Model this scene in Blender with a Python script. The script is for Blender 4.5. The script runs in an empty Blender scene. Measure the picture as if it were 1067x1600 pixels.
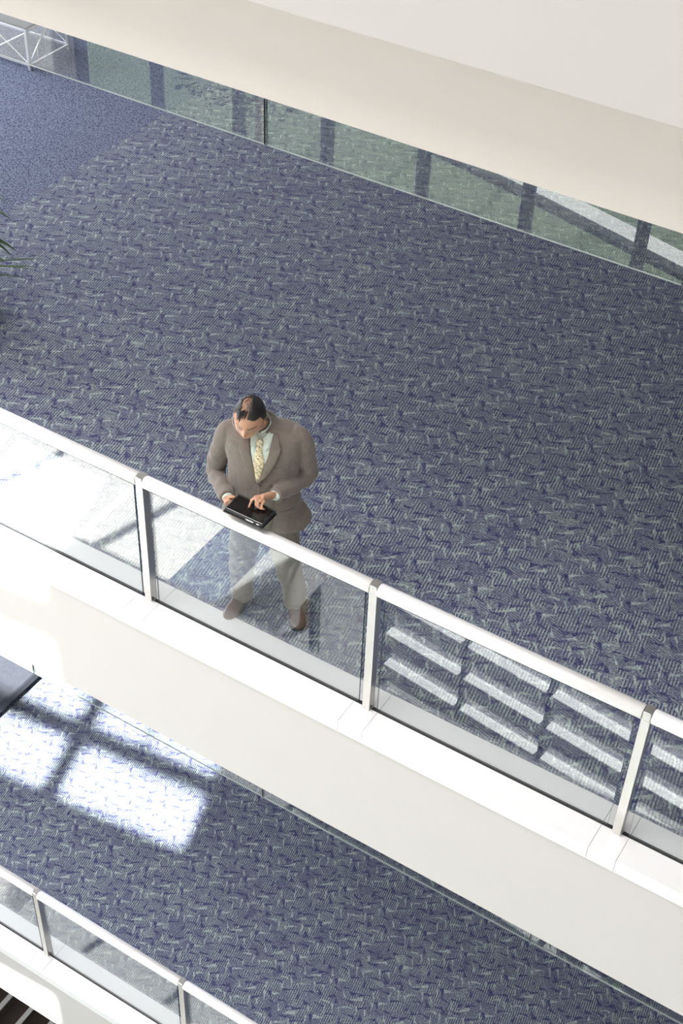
import bpy, bmesh, math, random
from mathutils import Vector, Matrix, noise as mnoise
random.seed(7)
SC = bpy.context.scene
COL = SC.collection
# ------------------------------------------------------------------ camera
cam = bpy.data.cameras.new('camera'); camo = bpy.data.objects.new('camera', cam); COL.objects.link(camo)
r_, u_, b_ = Vector((.84675327, .53111085, .03049857)), Vector((-.37487555, .55502474, .7425738)), Vector((.37746155, -.64020997, .66906949))
camo.matrix_world = Matrix(((r_.x, u_.x, b_.x, 3.0825), (r_.y, u_.y, b_.y, -5.1375), (r_.z, u_.z, b_.z, 6.85), (0, 0, 0, 1)))
cam.sensor_fit = 'VERTICAL'; cam.sensor_height = 36.0; cam.lens = 36.0 * 2270.56 / 1600
cam.clip_end = 500
SC.camera = camo
# ------------------------------------------------------------------ sky, sun, daylight, fill light
w = bpy.data.worlds.new('sky'); SC.world = w; w.use_nodes = True
w.node_tree.nodes['Background'].inputs[0].default_value = (.80, .90, 1.0, 1)
w.node_tree.nodes['Background'].inputs[1].default_value = 1.35
SUN_DIR = Vector((-.177, .618, -.766))
sl = bpy.data.lights.new('sun', 'SUN'); sl.energy = 42; sl.angle = math.radians(.53); sl.color = (1, .97, .92)
so = bpy.data.objects.new('sun', sl); COL.objects.link(so); so.rotation_euler = SUN_DIR.to_track_quat('-Z', 'Y').to_euler()
def area(name, loc, rot, sx, sy, power, col=(1, 1, 1)):
    l = bpy.data.lights.new(name, 'AREA'); l.shape = 'RECTANGLE'; l.size = sx; l.size_y = sy; l.energy = power; l.color = col
    o = bpy.data.objects.new(name, l); COL.objects.link(o); o.location = loc; o.rotation_euler = rot; return o
area('skylight_daylight', (-5.5, -5.6, 16.1), (0, 0, 0), 12.5, 8, 3000, (1, .972, .962))        # daylight from the frosted roof light
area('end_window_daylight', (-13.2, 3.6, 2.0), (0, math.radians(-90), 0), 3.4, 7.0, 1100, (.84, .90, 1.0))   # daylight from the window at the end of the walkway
area('lower_floor_fill', (-13.2, 2.6, -3.7), (0, math.radians(-90), 0), 3.4, 5.0, 800, (.84, .90, 1.0))   # added fill that brightens the lower floor; no window is built there
SC.cycles.max_bounces = 8; SC.cycles.diffuse_bounces = 4; SC.cycles.glossy_bounces = 4; SC.cycles.transparent_max_bounces = 16
SC.view_settings.view_transform = 'Standard'; SC.view_settings.look = 'None'; SC.view_settings.gamma = 1
SC.view_settings.use_curve_mapping = False
SC.view_settings.exposure = 0.06

# ------------------------------------------------------------------ mesh helpers
class MB:
    def __init__(s): s.v = []; s.f = []; s.mi = []
    def add(s, vs, fs, mi=0):
        n = len(s.v); s.v += [tuple(v) for v in vs]
        for f in fs: s.f.append(tuple(i + n for i in f)); s.mi.append(mi)
        return s
    def box(s, x0, x1, y0, y1, z0, z1, mi=0):
        return s.add([(x0,y0,z0),(x1,y0,z0),(x1,y1,z0),(x0,y1,z0),(x0,y0,z1),(x1,y0,z1),(x1,y1,z1),(x0,y1,z1)],
              [(3,2,1,0),(4,5,6,7),(0,1,5,4),(1,2,6,5),(2,3,7,6),(3,0,4,7)], mi)
    def loft(s, rings, cap=True, mi=0, closed=True):
        n = len(rings[0]); vs = [p for r in rings for p in r]; fs = []
        for i in range(len(rings)-1):
            for j in range(n if closed else n-1):
                k = (j+1) % n; fs.append((i*n+j, i*n+k, (i+1)*n+k, (i+1)*n+j))
        if cap:
            fs.append(tuple(range(n-1, -1, -1))); fs.append(tuple((len(rings)-1)*n + j for j in range(n)))
        return s.add(vs, fs, mi)
    def tube(s, pts, rad, seg=10, mi=0, flat=1.0, roundend=False):
        pts = [Vector(p) for p in pts]; rad = rad if isinstance(rad, (list, tuple)) else [rad]*len(pts)
        if roundend:
            a, b = pts[0]-pts[1], pts[-1]-pts[-2]; a.normalize(); b.normalize()
            h, t = [], []
            for k in (math.radians(75), math.radians(45)):
                h.append((pts[0]+a*rad[0]*math.sin(k), rad[0]*math.cos(k)))
                t.append((pts[-1]+b*rad[-1]*math.sin(k), rad[-1]*math.cos(k)))
            pts = [q[0] for q in h]+pts+[q[0] for q in t[::-1]]; rad = [q[1] for q in h]+list(rad)+[q[1] for q in t[::-1]]
        rings = []; up = None
        for i, p in enumerate(pts):
            d = (pts[min(i+1, len(pts)-1)]-pts[max(i-1, 0)]).normalized()
            if up is None:
                up = Vector((0, 0, 1)) if abs(d.z) < .9 else Vector((0, 1, 0))
            sx = d.cross(up).normalized(); up = sx.cross(d).normalized()
            rings.append([p + sx*math.cos(2*math.pi*j/seg)*rad[i] + up*math.sin(2*math.pi*j/seg)*rad[i]*flat for j in range(seg)])
        return s.loft(rings, True, mi)
    def bar(s, a, b, w, h=None, mi=0):
        a, b = Vector(a), Vector(b); h = h or w; d = (b-a).normalized()
        up = Vector((0, 0, 1)) if abs(d.z) < .9 else Vector((0, 1, 0))
        sx = d.cross(up).normalized(); up = sx.cross(d).normalized()
        return s.loft([[p+sx*x*w/2+up*y*h/2 for x, y in ((-1,-1),(1,-1),(1,1),(-1,1))] for p in (a, b)], True, mi)
    def mesh(s, name):
        m = bpy.data.meshes.new(name); m.from_pydata(s.v, [], s.f); m.validate(); return m
    def build(s, name, mat=None, parent=None, smooth=False, loc=None, bevel=0):
        m = s.mesh(name)
        bm = bmesh.new(); bm.from_mesh(m); bmesh.ops.recalc_face_normals(bm, faces=bm.faces); bm.to_mesh(m); bm.free()
        mats = mat if isinstance(mat, (list, tuple)) else [mat]
        for x in mats:
            if x: m.materials.append(x)
        if len(mats) > 1 and len(m.polygons) == len(s.mi):
            for p, i in zip(m.polygons, s.mi): p.material_index = i
        if smooth:
            for p in m.polygons: p.use_smooth = True
        o = bpy.data.objects.new(name, m); COL.objects.link(o)
        if parent: o.parent = parent
        if loc: o.location = loc
        if bevel:
            b = o.modifiers.new('bevel', 'BEVEL'); b.width = bevel; b.segments = 2; b.limit_method = 'ANGLE'
        return o
def box(name, mat, x0, x1, y0, y1, z0, z1, parent=None, bevel=0):
    return MB().box(x0, x1, y0, y1, z0, z1).build(name, mat, parent, bevel=bevel)
def tag(o, label, cat, group=None, kind=None):
    if label: o['label'] = label
    if cat: o['category'] = cat
    if group: o['group'] = group
    if kind: o['kind'] = kind
    return o
def struct(o, label=None): 
    o['kind'] = 'structure'
    if label: o['label'] = label
    return o
def empty(name, loc=(0, 0, 0), rz=0):
    o = bpy.data.objects.new(name, None); COL.objects.link(o); o.location = loc; o.rotation_euler = (0, 0, rz); o.empty_display_size = .1; return o
def copy_tree(o, parent=None):
    c = o.copy(); COL.objects.link(c); c.parent = parent
    for ch in o.children: copy_tree(ch, c)
    return c

# ------------------------------------------------------------------ materials
class NT:
    def __init__(s, name):
        s.m = bpy.data.materials.new(name); s.m.use_nodes = True; s.t = s.m.node_tree; s.n = s.t.nodes
        s.b = s.n['Principled BSDF']; s.out = s.n['Material Output']
    def new(s, t, **kw):
        n = s.n.new(t)
        for k, v in kw.items(): setattr(n, k, v)
        return n
    def link(s, a, b): s.t.links.new(a, b)
    def put(s, val, sock):
        if hasattr(val, 'is_output') or isinstance(val, bpy.types.NodeSocket): s.link(val, sock)
        else: sock.default_value = val
    def math(s, op, a, b=None, c=None, clamp=False):
        n = s.new('ShaderNodeMath', operation=op); n.use_clamp = clamp
        for i, v in enumerate((a, b, c)):
            if v is not None: s.put(v, n.inputs[i])
        return n.outputs[0]
    def vm(s, op, a, b=None, out=0):
        n = s.new('ShaderNodeVectorMath', operation=op)
        s.put(a, n.inputs[0])
        if b is not None: s.put(b, n.inputs[1])
        return n.outputs[out]
    def mix(s, f, a, b):
        n = s.new('ShaderNodeMix', data_type='RGBA'); s.put(f, n.inputs[0]); s.put(a, n.inputs[6]); s.put(b, n.inputs[7]); return n.outputs[2]
    def ramp(s, v, lo, hi):
        n = s.new('ShaderNodeMapRange'); s.put(v, n.inputs[0]); n.inputs[1].default_value = lo; n.inputs[2].default_value = hi; return n.outputs[0]
    def noise(s, vec, scale, detail=2, rough=.5, out=0):
        n = s.new('ShaderNodeTexNoise'); n.inputs['Scale'].default_value = scale; n.inputs['Detail'].default_value = detail; n.inputs['Roughness'].default_value = rough
        if vec is not None: s.link(vec, n.inputs['Vector'])
        return n.outputs[out]
    def bump(s, h, strength, dist=.01):
        n = s.new('ShaderNodeBump'); n.inputs['Strength'].default_value = strength; n.inputs['Distance'].default_value = dist
        s.link(h, n.inputs['Height']); s.link(n.outputs[0], s.b.inputs['Normal'])
    def obj(s): return s.new('ShaderNodeTexCoord').outputs['Object']
    def pos(s): return s.new('ShaderNodeNewGeometry').outputs['Position']
def C4(c): return (c[0], c[1], c[2], 1)
def simple(name, col, rough=.6, metal=0, var=.06, scale=30, bump=0, bscale=None, stretch=None, spec=None):
    t = NT(name); p = t.obj()
    if stretch: p = t.vm('MULTIPLY', p, stretch)
    n = t.noise(p, scale, 3)
    a = tuple(max(0, c*(1-var)) for c in col); b = tuple(min(1, c*(1+var)) for c in col)
    t.link(t.mix(n, C4(a), C4(b)), t.b.inputs['Base Color'])
    t.b.inputs['Roughness'].default_value = rough; t.b.inputs['Metallic'].default_value = metal
    if spec is not None: t.b.inputs['Specular IOR Level'].default_value = spec
    if bump: t.bump(t.noise(p, bscale or scale*3, 2), bump, .004)
    return t.m
def glass_mat(name, tint=(.94, .958, .955), f0=.055):
    t = NT(name); t.n.remove(t.b)
    g = t.new('ShaderNodeNewGeometry')
    c = t.math('ABSOLUTE', t.vm('DOT_PRODUCT', g.outputs['Normal'], g.outputs['Incoming'], out=1))
    k = t.math('POWER', t.math('SUBTRACT', 1.0, c, clamp=True), 5.0)
    f = t.math('ADD', t.math('MULTIPLY', k, 1-f0), f0)
    tr = t.new('ShaderNodeBsdfTransparent'); tr.inputs[0].default_value = C4(tint)
    gl = t.new('ShaderNodeBsdfGlossy'); gl.inputs['Roughness'].default_value = 0.0; gl.inputs[0].default_value = (1, 1, 1, 1)
    mx = t.new('ShaderNodeMixShader'); t.link(f, mx.inputs[0]); t.link(tr.outputs[0], mx.inputs[1]); t.link(gl.outputs[0], mx.inputs[2])
    t.link(mx.outputs[0], t.out.inputs[0]); return t.m

def carpet_pattern(name):
    t = NT(name); P = t.pos()
    T = .457
    wob = t.vm('SCALE', t.vm('SUBTRACT', t.noise(P, 5, 3, out=1), (.5, .5, .5)), None); wob.node.inputs['Scale'].default_value = .08
    fine = t.vm('SCALE', t.vm('SUBTRACT', t.noise(P, 110, 2, out=1), (.5, .5, .5)), None); fine.node.inputs['Scale'].default_value = .016
    q = t.vm('MULTIPLY', t.vm('ADD', t.vm('ADD', P, wob), fine), (1/T, 1/T, 0))
    def stroke(cx, cy, ang, hl, wd, bend=0.0):
        d = t.vm('SUBTRACT', q, (cx, cy, 0))
        d = t.vm('SUBTRACT', t.vm('FRACTION', t.vm('ADD', d, (.5, .5, 0))), (.5, .5, 0))
        a = math.radians(ang); ca, sa = math.cos(a), math.sin(a)
        u = t.vm('DOT_PRODUCT', d, (ca, sa, 0), out=1); v = t.vm('DOT_PRODUCT', d, (-sa, ca, 0), out=1)
        if bend: v = t.math('MULTIPLY_ADD', t.math('MULTIPLY', u, u), bend, v)
        e = t.math('SUBTRACT', t.math('ABSOLUTE', u), hl); e = t.math('MAXIMUM', e, 0.0)
        tp = t.math('MULTIPLY_ADD', u, .55/hl*(1 if (cx*7.3+cy*3.1) % 1 > .5 else -1), .75)
        tp = t.math('MAXIMUM', tp, .2)
        dist = t.math('MAXIMUM', t.math('DIVIDE', t.math('ABSOLUTE', v), tp), e)
        n = t.new('ShaderNodeMapRange'); t.link(dist, n.inputs[0]); n.inputs[1].default_value = wd*.7; n.inputs[2].default_value = wd*1.15
        n.inputs[3].default_value = 1; n.inputs[4].default_value = 0
        return n.outputs[0]
    def union(l):
        o = l[0]
        for x in l[1:]: o = t.math('MAXIMUM', o, x)
        return o
    H, V = 32, -56           # the two main stroke directions of the weave
    dark = [(.10,.12,H,.12,.020,0),(.42,.30,H-12,.11,.022,1),(.75,.15,H-25,.12,.020,0),(.25,.55,H-15,.10,.024,-1),(.60,.62,H+6,.13,.022,0),
            (.88,.45,H,.08,.030,0),(.12,.82,H-20,.10,.020,0),(.48,.88,H,.12,.026,1),(.80,.80,V,.07,.035,0),(.33,.10,V-15,.07,.024,2),(.64,.40,V+8,.06,.04,0),
            (.95,.68,H-30,.09,.02,0),(.02,.45,V,.05,.03,0),(.28,.78,H,.045,.035,0),(.55,.06,H-8,.05,.03,0)]
    light = [(.05,.25,V-8,.10,.018,.8),(.20,.28,V,.06,.018,0),(.50,.45,V-10,.10,.018,.8),(.66,.52,V,.06,.020,0),(.30,.42,H-8,.09,.022,1.5),(.82,.30,H-10,.09,.022,1.5),
             (.36,.68,H+4,.10,.030,0),(.90,.92,H,.09,.030,0),(.72,.72,V-12,.09,.018,.8),(.10,.66,V,.07,.020,0),(.62,.98,V,.07,.018,0),(.92,.10,V-6,.09,.018,-1)]
    dk = union([stroke(*x) for x in dark]); lt = union([stroke(*x) for x in light])
    sep = t.new('ShaderNodeSeparateXYZ'); t.link(t.vm('ADD', P, fine), sep.inputs[0])
    def stripes(expr, per):
        s = t.math('SINE', t.math('MULTIPLY', expr, 2*math.pi/per)); return t.ramp(s, -.35, .35)
    s1 = stripes(t.math('MULTIPLY_ADD', sep.outputs[1], .16, sep.outputs[0]), .0215)
    s2 = stripes(t.math('MULTIPLY_ADD', sep.outputs[0], .25, sep.outputs[1]), .019)
    # patches choose between twill, rib and heathered flat weave
    vor = t.new('ShaderNodeTexVoronoi', feature='F1'); vor.inputs['Scale'].default_value = 10.5; t.link(t.vm('ADD', P, wob), vor.inputs['Vector'])
    sp2 = t.new('ShaderNodeSeparateColor'); t.link(vor.outputs['Color'], sp2.inputs[0])
    pick = t.math('GREATER_THAN', sp2.outputs[0], .42); pick2 = t.math('GREATER_THAN', sp2.outputs[1], .60)
    heather = t.ramp(t.noise(P, 85, 2, .6), .36, .64)
    tone = sp2.outputs[2]
    twill = t.mix(s1, (.040, .043, .110, 1), (.285, .345, .325, 1)); rib = t.mix(s2, (.060, .065, .140, 1), (.215, .250, .260, 1))
    flat = t.mix(heather, t.mix(tone, (.045, .048, .120, 1), (.125, .145, .175, 1)), t.mix(tone, (.140, .160, .205, 1), (.300, .360, .345, 1)))
    base = t.mix(pick2, flat, rib); base = t.mix(pick, base, twill)
    soft = t.ramp(t.noise(P, 11, 4, .65), .42, .60)
    base = t.mix(t.math('MULTIPLY', soft, .52), base, (.075, .078, .150, 1))
    rag = t.math('MULTIPLY_ADD', heather, .5, .45, clamp=True)
    base = t.mix(t.math('MULTIPLY', lt, rag), base, (.395, .470, .440, 1))
    base = t.mix(t.math('MULTIPLY', dk, t.math('SUBTRACT', 1.15, t.math('MULTIPLY', heather, .45), clamp=True)), base, (.026, .025, .105, 1))
    base = t.mix(t.math('MULTIPLY', heather, .16), base, (.36, .39, .45, 1))
    mott = t.math('MULTIPLY_ADD', t.ramp(t.noise(P, 70, 1, .5), .33, .67), .62, .70)
    cmb = t.new('ShaderNodeCombineXYZ'); [t.link(mott, cmb.inputs[k]) for k in range(3)]
    base = t.vm('MULTIPLY', t.vm('MULTIPLY', base, (1.0, 1.0, 1.02)), cmb.outputs[0])
    t.link(base, t.b.inputs['Base Color']); t.b.inputs['Roughness'].default_value = .95; t.b.inputs['Specular IOR Level'].default_value = .15
    t.b.inputs['Sheen Weight'].default_value = .15
    t.bump(heather, .35, .004)
    return t.m
def carpet_plain(name):
    t = NT(name); P = t.pos()
    n = t.ramp(t.noise(P, 75, 1, .5), .33, .67)
    c = t.mix(n, (.045, .060, .125, 1), (.270, .300, .375, 1))
    t.link(c, t.b.inputs['Base Color']); t.b.inputs['Roughness'].default_value = .95; t.b.inputs['Specular IOR Level'].default_value = .15
    t.bump(n, .4, .004); return t.m
M = {}
M['carpet'] = carpet_pattern('patterned_carpet'); M['plain'] = carpet_plain('plain_blue_carpet')
M['white'] = simple('white_plaster', (.615, .586, .577), .75, var=.015, scale=3, bump=.05, bscale=200)
M['cream'] = simple('cream_plaster', (.655, .602, .578), .75, var=.015, scale=3, bump=.05, bscale=200)
M['parapet'] = simple('warm_white_parapet', (.51, .485, .475), .75, var=.015, scale=3)
M['steel'] = simple('brushed_steel', (.60, .585, .565), .30, 1, var=.05, scale=40, stretch=(.15, 4, 4), bump=.04, bscale=140)
M['coping'] = simple('satin_aluminium', (.84, .84, .845), .38, .2, var=.03, scale=30, stretch=(.2, 4, 4), bump=.03, bscale=160)
M['rail'] = simple('satin_rail_metal', (.90, .895, .89), .36, .4, var=.02, scale=30)
M['glass'] = glass_mat('railing_glass'); M['baffle'] = glass_mat('smoke_curtain_glass', (.92, .94, .94), .06)
M['pane'] = glass_mat('window_glass', (.95, .97, .97), .04)
M['glass_edge'] = simple('green_glass_edge', (.012, .035, .035), .15, var=.1)
M['bright_edge'] = simple('polished_glass_edge', (.55, .62, .62), .25, var=.05)
M['gasket'] = simple('black_gasket', (.015, .017, .02), .5)
M['dark_metal'] = simple('dark_bronze_mullion', (.05, .055, .055), .5, .3)
M['white_metal'] = simple('white_painted_metal', (.82, .83, .83), .4)
M['grey_metal'] = simple('pale_grey_metal', (.42, .425, .43), .45)
M['stone'] = simple('pale_stone', (.62, .61, .59), .35, var=.05, scale=4)
M['terrazzo'] = simple('grey_terrazzo', (.12, .12, .12), .3, var=.1, scale=30)
M['slate'] = simple('dark_slate', (.020, .024, .034), .25, var=.5, scale=6)
M['walnut'] = simple('dark_walnut', (.060, .043, .038), .45, var=.2, scale=12)
M['paving'] = simple('grey_paving', (.10, .10, .105), .85, var=.1, scale=3)
M['grass'] = simple('grass', (.06, .085, .045), .9, var=.5, scale=3)
M['concrete'] = simple('pale_concrete', (.40, .40, .39), .8, var=.06, scale=5)
M['leaf'] = simple('leaf_green', (.06, .12, .04), .5, var=.4, scale=8)
M['bark'] = simple('pale_bark', (.42, .27, .15), .85, var=.3, scale=25)
M['frosted'] = simple('frosted_skylight', (.85, .87, .88), .6)

# ------------------------------------------------------------------ the setting: three storeys over an atrium
MID, LOW, GRD = 0.0, -5.84, -17.5
X0, X1, YB = -13.5, 9.0, 9.5
BX = -5.47
def storey(z, fz, nm, left):
    box('floor', M['carpet'], BX, X1, .165, YB, z-.06, z-.03)['kind'] = 'structure'
    box('floor', left, X0, BX, .165, YB, z-.06, z-.03)['kind'] = 'structure'
    f = box('wall_'+nm, M['white'], X0, X1, -.188, YB, z-fz, z-.062); f['kind'] = 'structure'
storey(MID, 1.10, 'fascia_middle', M['plain'])
storey(LOW, .93, 'fascia_lower', M['plain'])
# storey above: recessed cream fascia with a projecting white parapet over it
struct(box('wall_fascia_upper', M['cream'], X0, X1, -.2, YB, 3.905, 5.80))
struct(box('wall_parapet_upper', M['parapet'], X0, X1, -.52, -.2, 4.482, 7.2, bevel=.008))
struct(box('wall_back', M['white'], X0, X1, YB, YB+.2, -17.5, 16.5))
struct(box('wall_right', M['white'], X1, X1+.2, -11, YB, -17.5, 16.5))
struct(box('wall_left', M['white'], X0-.2, X0, -13.5, YB, -17.5, 16.5))
struct(box('floor', M['terrazzo'], X0, X1, -14, YB, GRD-.3, GRD))
# roof with a frosted roof light
struct(MB().loft([[(X0, -10, z), (X1, -10, z), (X1, -12+.114*(X1+3)-.05, z), (X0, -12+.114*(X0+3)-.05, z)] for z in (16.5, 16.8)]).box(X0, X1, -1.2, YB, 16.5, 16.8).box(X0, -12.6, -10, -1.2, 16.5, 16.8).box(1.4, X1, -10, -1.2, 16.5, 16.8).build('ceiling', M['white']))
sk = MB()
for i in range(9): sk.box(-12.6+i*1.75-.05, -12.6+i*1.75+.05, -10, -1.2, 16.45, 16.7)
for j in range(5): sk.box(-12.6, 1.4, -10+j*2.2-.04, -10+j*2.2+.04, 16.45, 16.7)
wr = struct(sk.build('window_1', M['white_metal']))
for i in range(8):
    for j in range(4):
        box('pane', M['frosted'], -12.55+i*1.75, -10.9+i*1.75, -9.95+j*2.2, -7.85+j*2.2, 16.66, 16.69, wr)

# ------------------------------------------------------------------ coping trim
POSTS = [-6.376+1.669*i for i in range(9)]           # post positions along both balustrades
def coping(z, nm):
    root = empty(nm, (0, 0, z)); root['kind'] = 'structure'
    def piece(a, b, n):
        m = MB()
        prof = [(-.2, -.1), (-.2, -.004), (-.196, 0), (.161, 0), (.165, -.004), (.165, -.06), (-.185, -.06), (-.185, -.1)]
        m.loft([[(x, y, zz) for y, zz in prof] for x in (a+.0012, b-.0012)]); m.build(n, M['coping'], root)
    prev = -7.4
    for p in POSTS:
        piece(prev, p-.095, 'coping_length'); piece(p-.095, p+.075, 'coping_cover'); prev = p+.075
    piece(prev, prev+1.0, 'coping_length')
    for i in range(len(POSTS)-1):
        box('glazing_channel', M['gasket'], POSTS[i]+.03, POSTS[i+1]-.03, -.012, .012, -.01, .004, root)
    return root
coping(MID, 'trim_1'); coping(LOW, 'trim_2')

# ------------------------------------------------------------------ balustrades
post_m = MB().loft([[(x*sx, y*sy, zz) for x, y in ((-.026,-.032),(.026,-.032),(.026,.032),(-.026,.032))] for zz, sx, sy in ((0, 1, 1), (1.0, 1, 1))])
def railing(z, label):
    root = empty('glass_railing', (0, 0, z)); tag(root, label, 'railing', 'glass balustrades of the atrium')
    R, ZC = .043, 1.025
    first = None
    for p in POSTS:
        if first is None:
            o = first = post_m.build('post', M['steel'], root, loc=(p, 0, 0), bevel=.003)
        else:
            o = first.copy(); COL.objects.link(o); o.location = (p, 0, 0)
        s = MB().box(-.024, .024, -.036, .036, 1.0, 1.062).build('rail_saddle', M['steel'], o, bevel=.006)
    for i in range(len(POSTS)-1):
        a, b = POSTS[i], POSTS[i+1]
        MB().tube([(a+.027, 0, ZC), (a+.031, 0, ZC), (b-.031, 0, ZC), (b-.027, 0, ZC)], [R-.004, R, R, R-.004], 28).build('handrail', M['rail'], root, smooth=True)
        m = MB(); x0, x1, y0, y1, z0, z1 = a+.065, b-.065, -.006, .006, .002, .962
        m.add([(x0,y0,z0),(x1,y0,z0),(x1,y0,z1),(x0,y0,z1)], [(0,1,2,3)], 0); m.add([(x0,y1,z0),(x1,y1,z0),(x1,y1,z1),(x0,y1,z1)], [(3,2,1,0)], 0)
        m.add([(x0,y0,z0),(x0,y1,z0),(x0,y1,z1),(x0,y0,z1)], [(0,1,2,3)], 1); m.add([(x1,y0,z0),(x1,y1,z0),(x1,y1,z1),(x1,y0,z1)], [(0,1,2,3)], 1)
        m.add([(x0,y0,z1),(x1,y0,z1),(x1,y1,z1),(x0,y1,z1)], [(0,1,2,3)], 1)
        m.build('glass_panel', [M['glass'], M['glass_edge']], root)
    return root
railing(MID, 'glass and steel railing the man in the taupe suit stands behind')
railing(LOW, 'glass and steel railing of the lower storey at the bottom left')

# ------------------------------------------------------------------ glass smoke curtains below the fascias
def curtain(z0, z1, start, label):
    root = empty('glass_smoke_curtain', (0, 0, z1)); tag(root, label, 'smoke curtain', 'glass smoke curtains under the fascias')
    for i in range(8):
        a = start+i*2.095; b = a+2.095; x0, x1, y0, y1 = a+.006, b-.006, -.006, .006; h = z0-z1
        m = MB(); 
        m.add([(x0,y0,h),(x1,y0,h),(x1,y0,0),(x0,y0,0)], [(0,1,2,3)], 0); m.add([(x0,y1,h),(x1,y1,h),(x1,y1,0),(x0,y1,0)], [(3,2,1,0)], 0)
        m.add([(x0,y0,h),(x1,y0,h),(x1,y1,h),(x0,y1,h)], [(0,1,2,3)], 1)
        m.add([(x0,y0,h),(x0,y1,h),(x0,y1,0),(x0,y0,0)], [(0,1,2,3)], 2); m.add([(x1,y0,h),(x1,y1,h),(x1,y1,0),(x1,y0,0)], [(0,1,2,3)], 2)
        m.build('glass_panel', [M['baffle'], M['bright_edge'], M['glass_edge']], root)
curtain(3.555, 3.905, -6.726, 'glass smoke curtain hanging below the cream fascia at the top')
curtain(-1.49, -1.10, -6.775, 'glass smoke curtain hanging below the white fascia under the middle railing')

# ------------------------------------------------------------------ side wing of the lower storey (left end of the atrium)
struct(box('floor', M['carpet'], -5.2, -4.45, -10.5, -.21, LOW-.06, LOW-.03))
struct(box('floor', M['stone'], X0, -5.2, -10.5, -.21, LOW-.06, LOW-.03))
struct(box('wall_wing_lower', M['white'], X0, -4.16, -10.5, -.21, LOW-1.1, LOW-.062))
struct(box('trim_3', M['grey_metal'], -4.45, -4.14, -10.5, -.21, LOW-.1, LOW))
struct(box('trim_4', M['white_metal'], -6.68, -6.56, -10.5, -.21, LOW-.029, LOW-.02))

# ------------------------------------------------------------------ angled curtain wall opposite
A = math.radians(6.5)
cw = empty('window_2', (-3, -12, 0), A); cw['kind'] = 'structure'
def wbox(name, mat, s0, s1, y0, y1, z0, z1): return box(name, mat, s0, s1, y0, y1, z0, z1, cw)
PITCH = 1.85; S0 = -1.22
ms = [S0+PITCH*i for i in range(-5, 8)]
for s in ms: wbox('mullion', M['dark_metal'], s-.055, s+.055, -.12, .10, GRD, 6.0 if s < .7 else 1.2)
for i in range(len(ms)-1):
    a, b = ms[i]+.055, ms[i+1]-.055
    for zt in (-12.98+.89*k for k in range(-4, 4)):
        if a > -3.2: wbox('transom', M['grey_metal'], a, b, -.06, .16, zt-.42, zt)
    for z0, z1 in ((-17.4, -11.1), (-11.0, -5.0), (-4.9, 1.2)): wbox('pane', M['pane'], a, b, -.01, .01, z0, z1)
    for zt in (-5.0, 1.1): wbox('transom', M['dark_metal'], a, b, -.05, .05, zt, zt+.1)
    if b < .7: wbox('pane', M['pane'], a, b, -.01, .01, 1.2, 6.0)
# solid band, clerestory windows that let the sun in, solid wall beside them
wl = struct(MB().box(-12, .76, -.15, .15, 6.0, 10.36).box(3.45, 12, -.15, .15, 6.0, 10.36).box(.76, 3.45, -.15, .15, 6.0, 7.3).box(.76, 3.45, -.15, .15, 8.12, 10.36).box(.685, 12, -.15, .15, 1.2, 6.0).box(4.13, 12, -.15, .15, 10.36, 16.5).box(-12, 4.13, -.15, .15, 15.5, 16.5).box(-12, -2.9, -.15, .15, 10.36, 15.5).build('wall_front', M['white']))  # unseen band, closed up to cut the sun and sky light entering
wl.location = (-3, -12, 0); wl.rotation_euler = (0, 0, A)
cl = empty('window_3', (-3, -12, 0), A); cl['kind'] = 'structure'
box('pane', M['pane'], .76, 3.45, -.008, .008, 7.3, 8.12, cl)
for s, wd in ((2.49, .22), (.65, .22), (-1.2, .22)): box('mullion', M['dark_metal'], s-wd/2, s+wd/2, -.1, .1, 10.36, 15.5, cl)
for z0, z1 in ((11.43, 11.61), (13.40, 13.70)): box('transom', M['dark_metal'], -2.9, 4.13, -.1, .1, z0, z1, cl)
box('mullion', M['dark_metal'], 3.215, 3.275, -.06, .06, 11.61, 13.4, cl)
for s0, s1 in ((-2.9, -1.31), (-1.09, .54), (.76, 2.38), (2.6, 4.13)):
    for z0, z1 in ((10.36, 11.43), (11.61, 13.40), (13.70, 15.5)):
        box('pane', M['pane'], s0, s1, -.008, .008, z0, z1, cl)

# ------------------------------------------------------------------ outside
struct(box('ground', M['grass'], -70, 50, -90, -24, GRD-.6, GRD-.05))
struct(box('ground', M['paving'], -70, 50, -24, -11.2, GRD-.6, GRD-.05))
pa = []
for k in range(41):
    x = -45+k*1.6
    y = -34.5+2.6*math.sin((x+10.5)*.1)
    pa.append((x, y))
m = MB()
rings = [[(x, y-.38, GRD-.04), (x, y+.38, GRD-.04), (x, y+.38, GRD+.25), (x, y-.38, GRD+.25)] for x, y in pa]
tag(MB().loft(rings).build('garden_wall', M['concrete']), 'low pale curved garden wall outside, mirrored in the upper smoke curtain', 'wall')
def leaf_cloud(n, rx, ry, rz, size, seed):
    rnd = random.Random(seed); m = MB()
    lobes = [(rnd.uniform(-.5, .5)*rx, rnd.uniform(-.5, .5)*ry, rnd.uniform(-.45, .5)*rz, rnd.uniform(.35, .6)) for _ in range(9)]
    for _ in range(n):
        lx, ly, lz, lr = rnd.choice(lobes)
        d = Vector((rnd.gauss(0, 1), rnd.gauss(0, 1), rnd.gauss(0, 1))).normalized()*rnd.uniform(.55, 1)**.5*lr
        c = Vector((lx+d.x*rx, ly+d.y*ry, lz+d.z*rz))
        a = Vector((rnd.gauss(0, 1), rnd.gauss(0, 1), rnd.gauss(0, .6))).normalized(); b = a.orthogonal().normalized()
        s = size*rnd.uniform(.6, 1.3)
        m.add([c-a*s, c+b*s*.45, c+a*s, c-b*s*.45], [(0, 1, 2, 3)])
    return m
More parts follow.
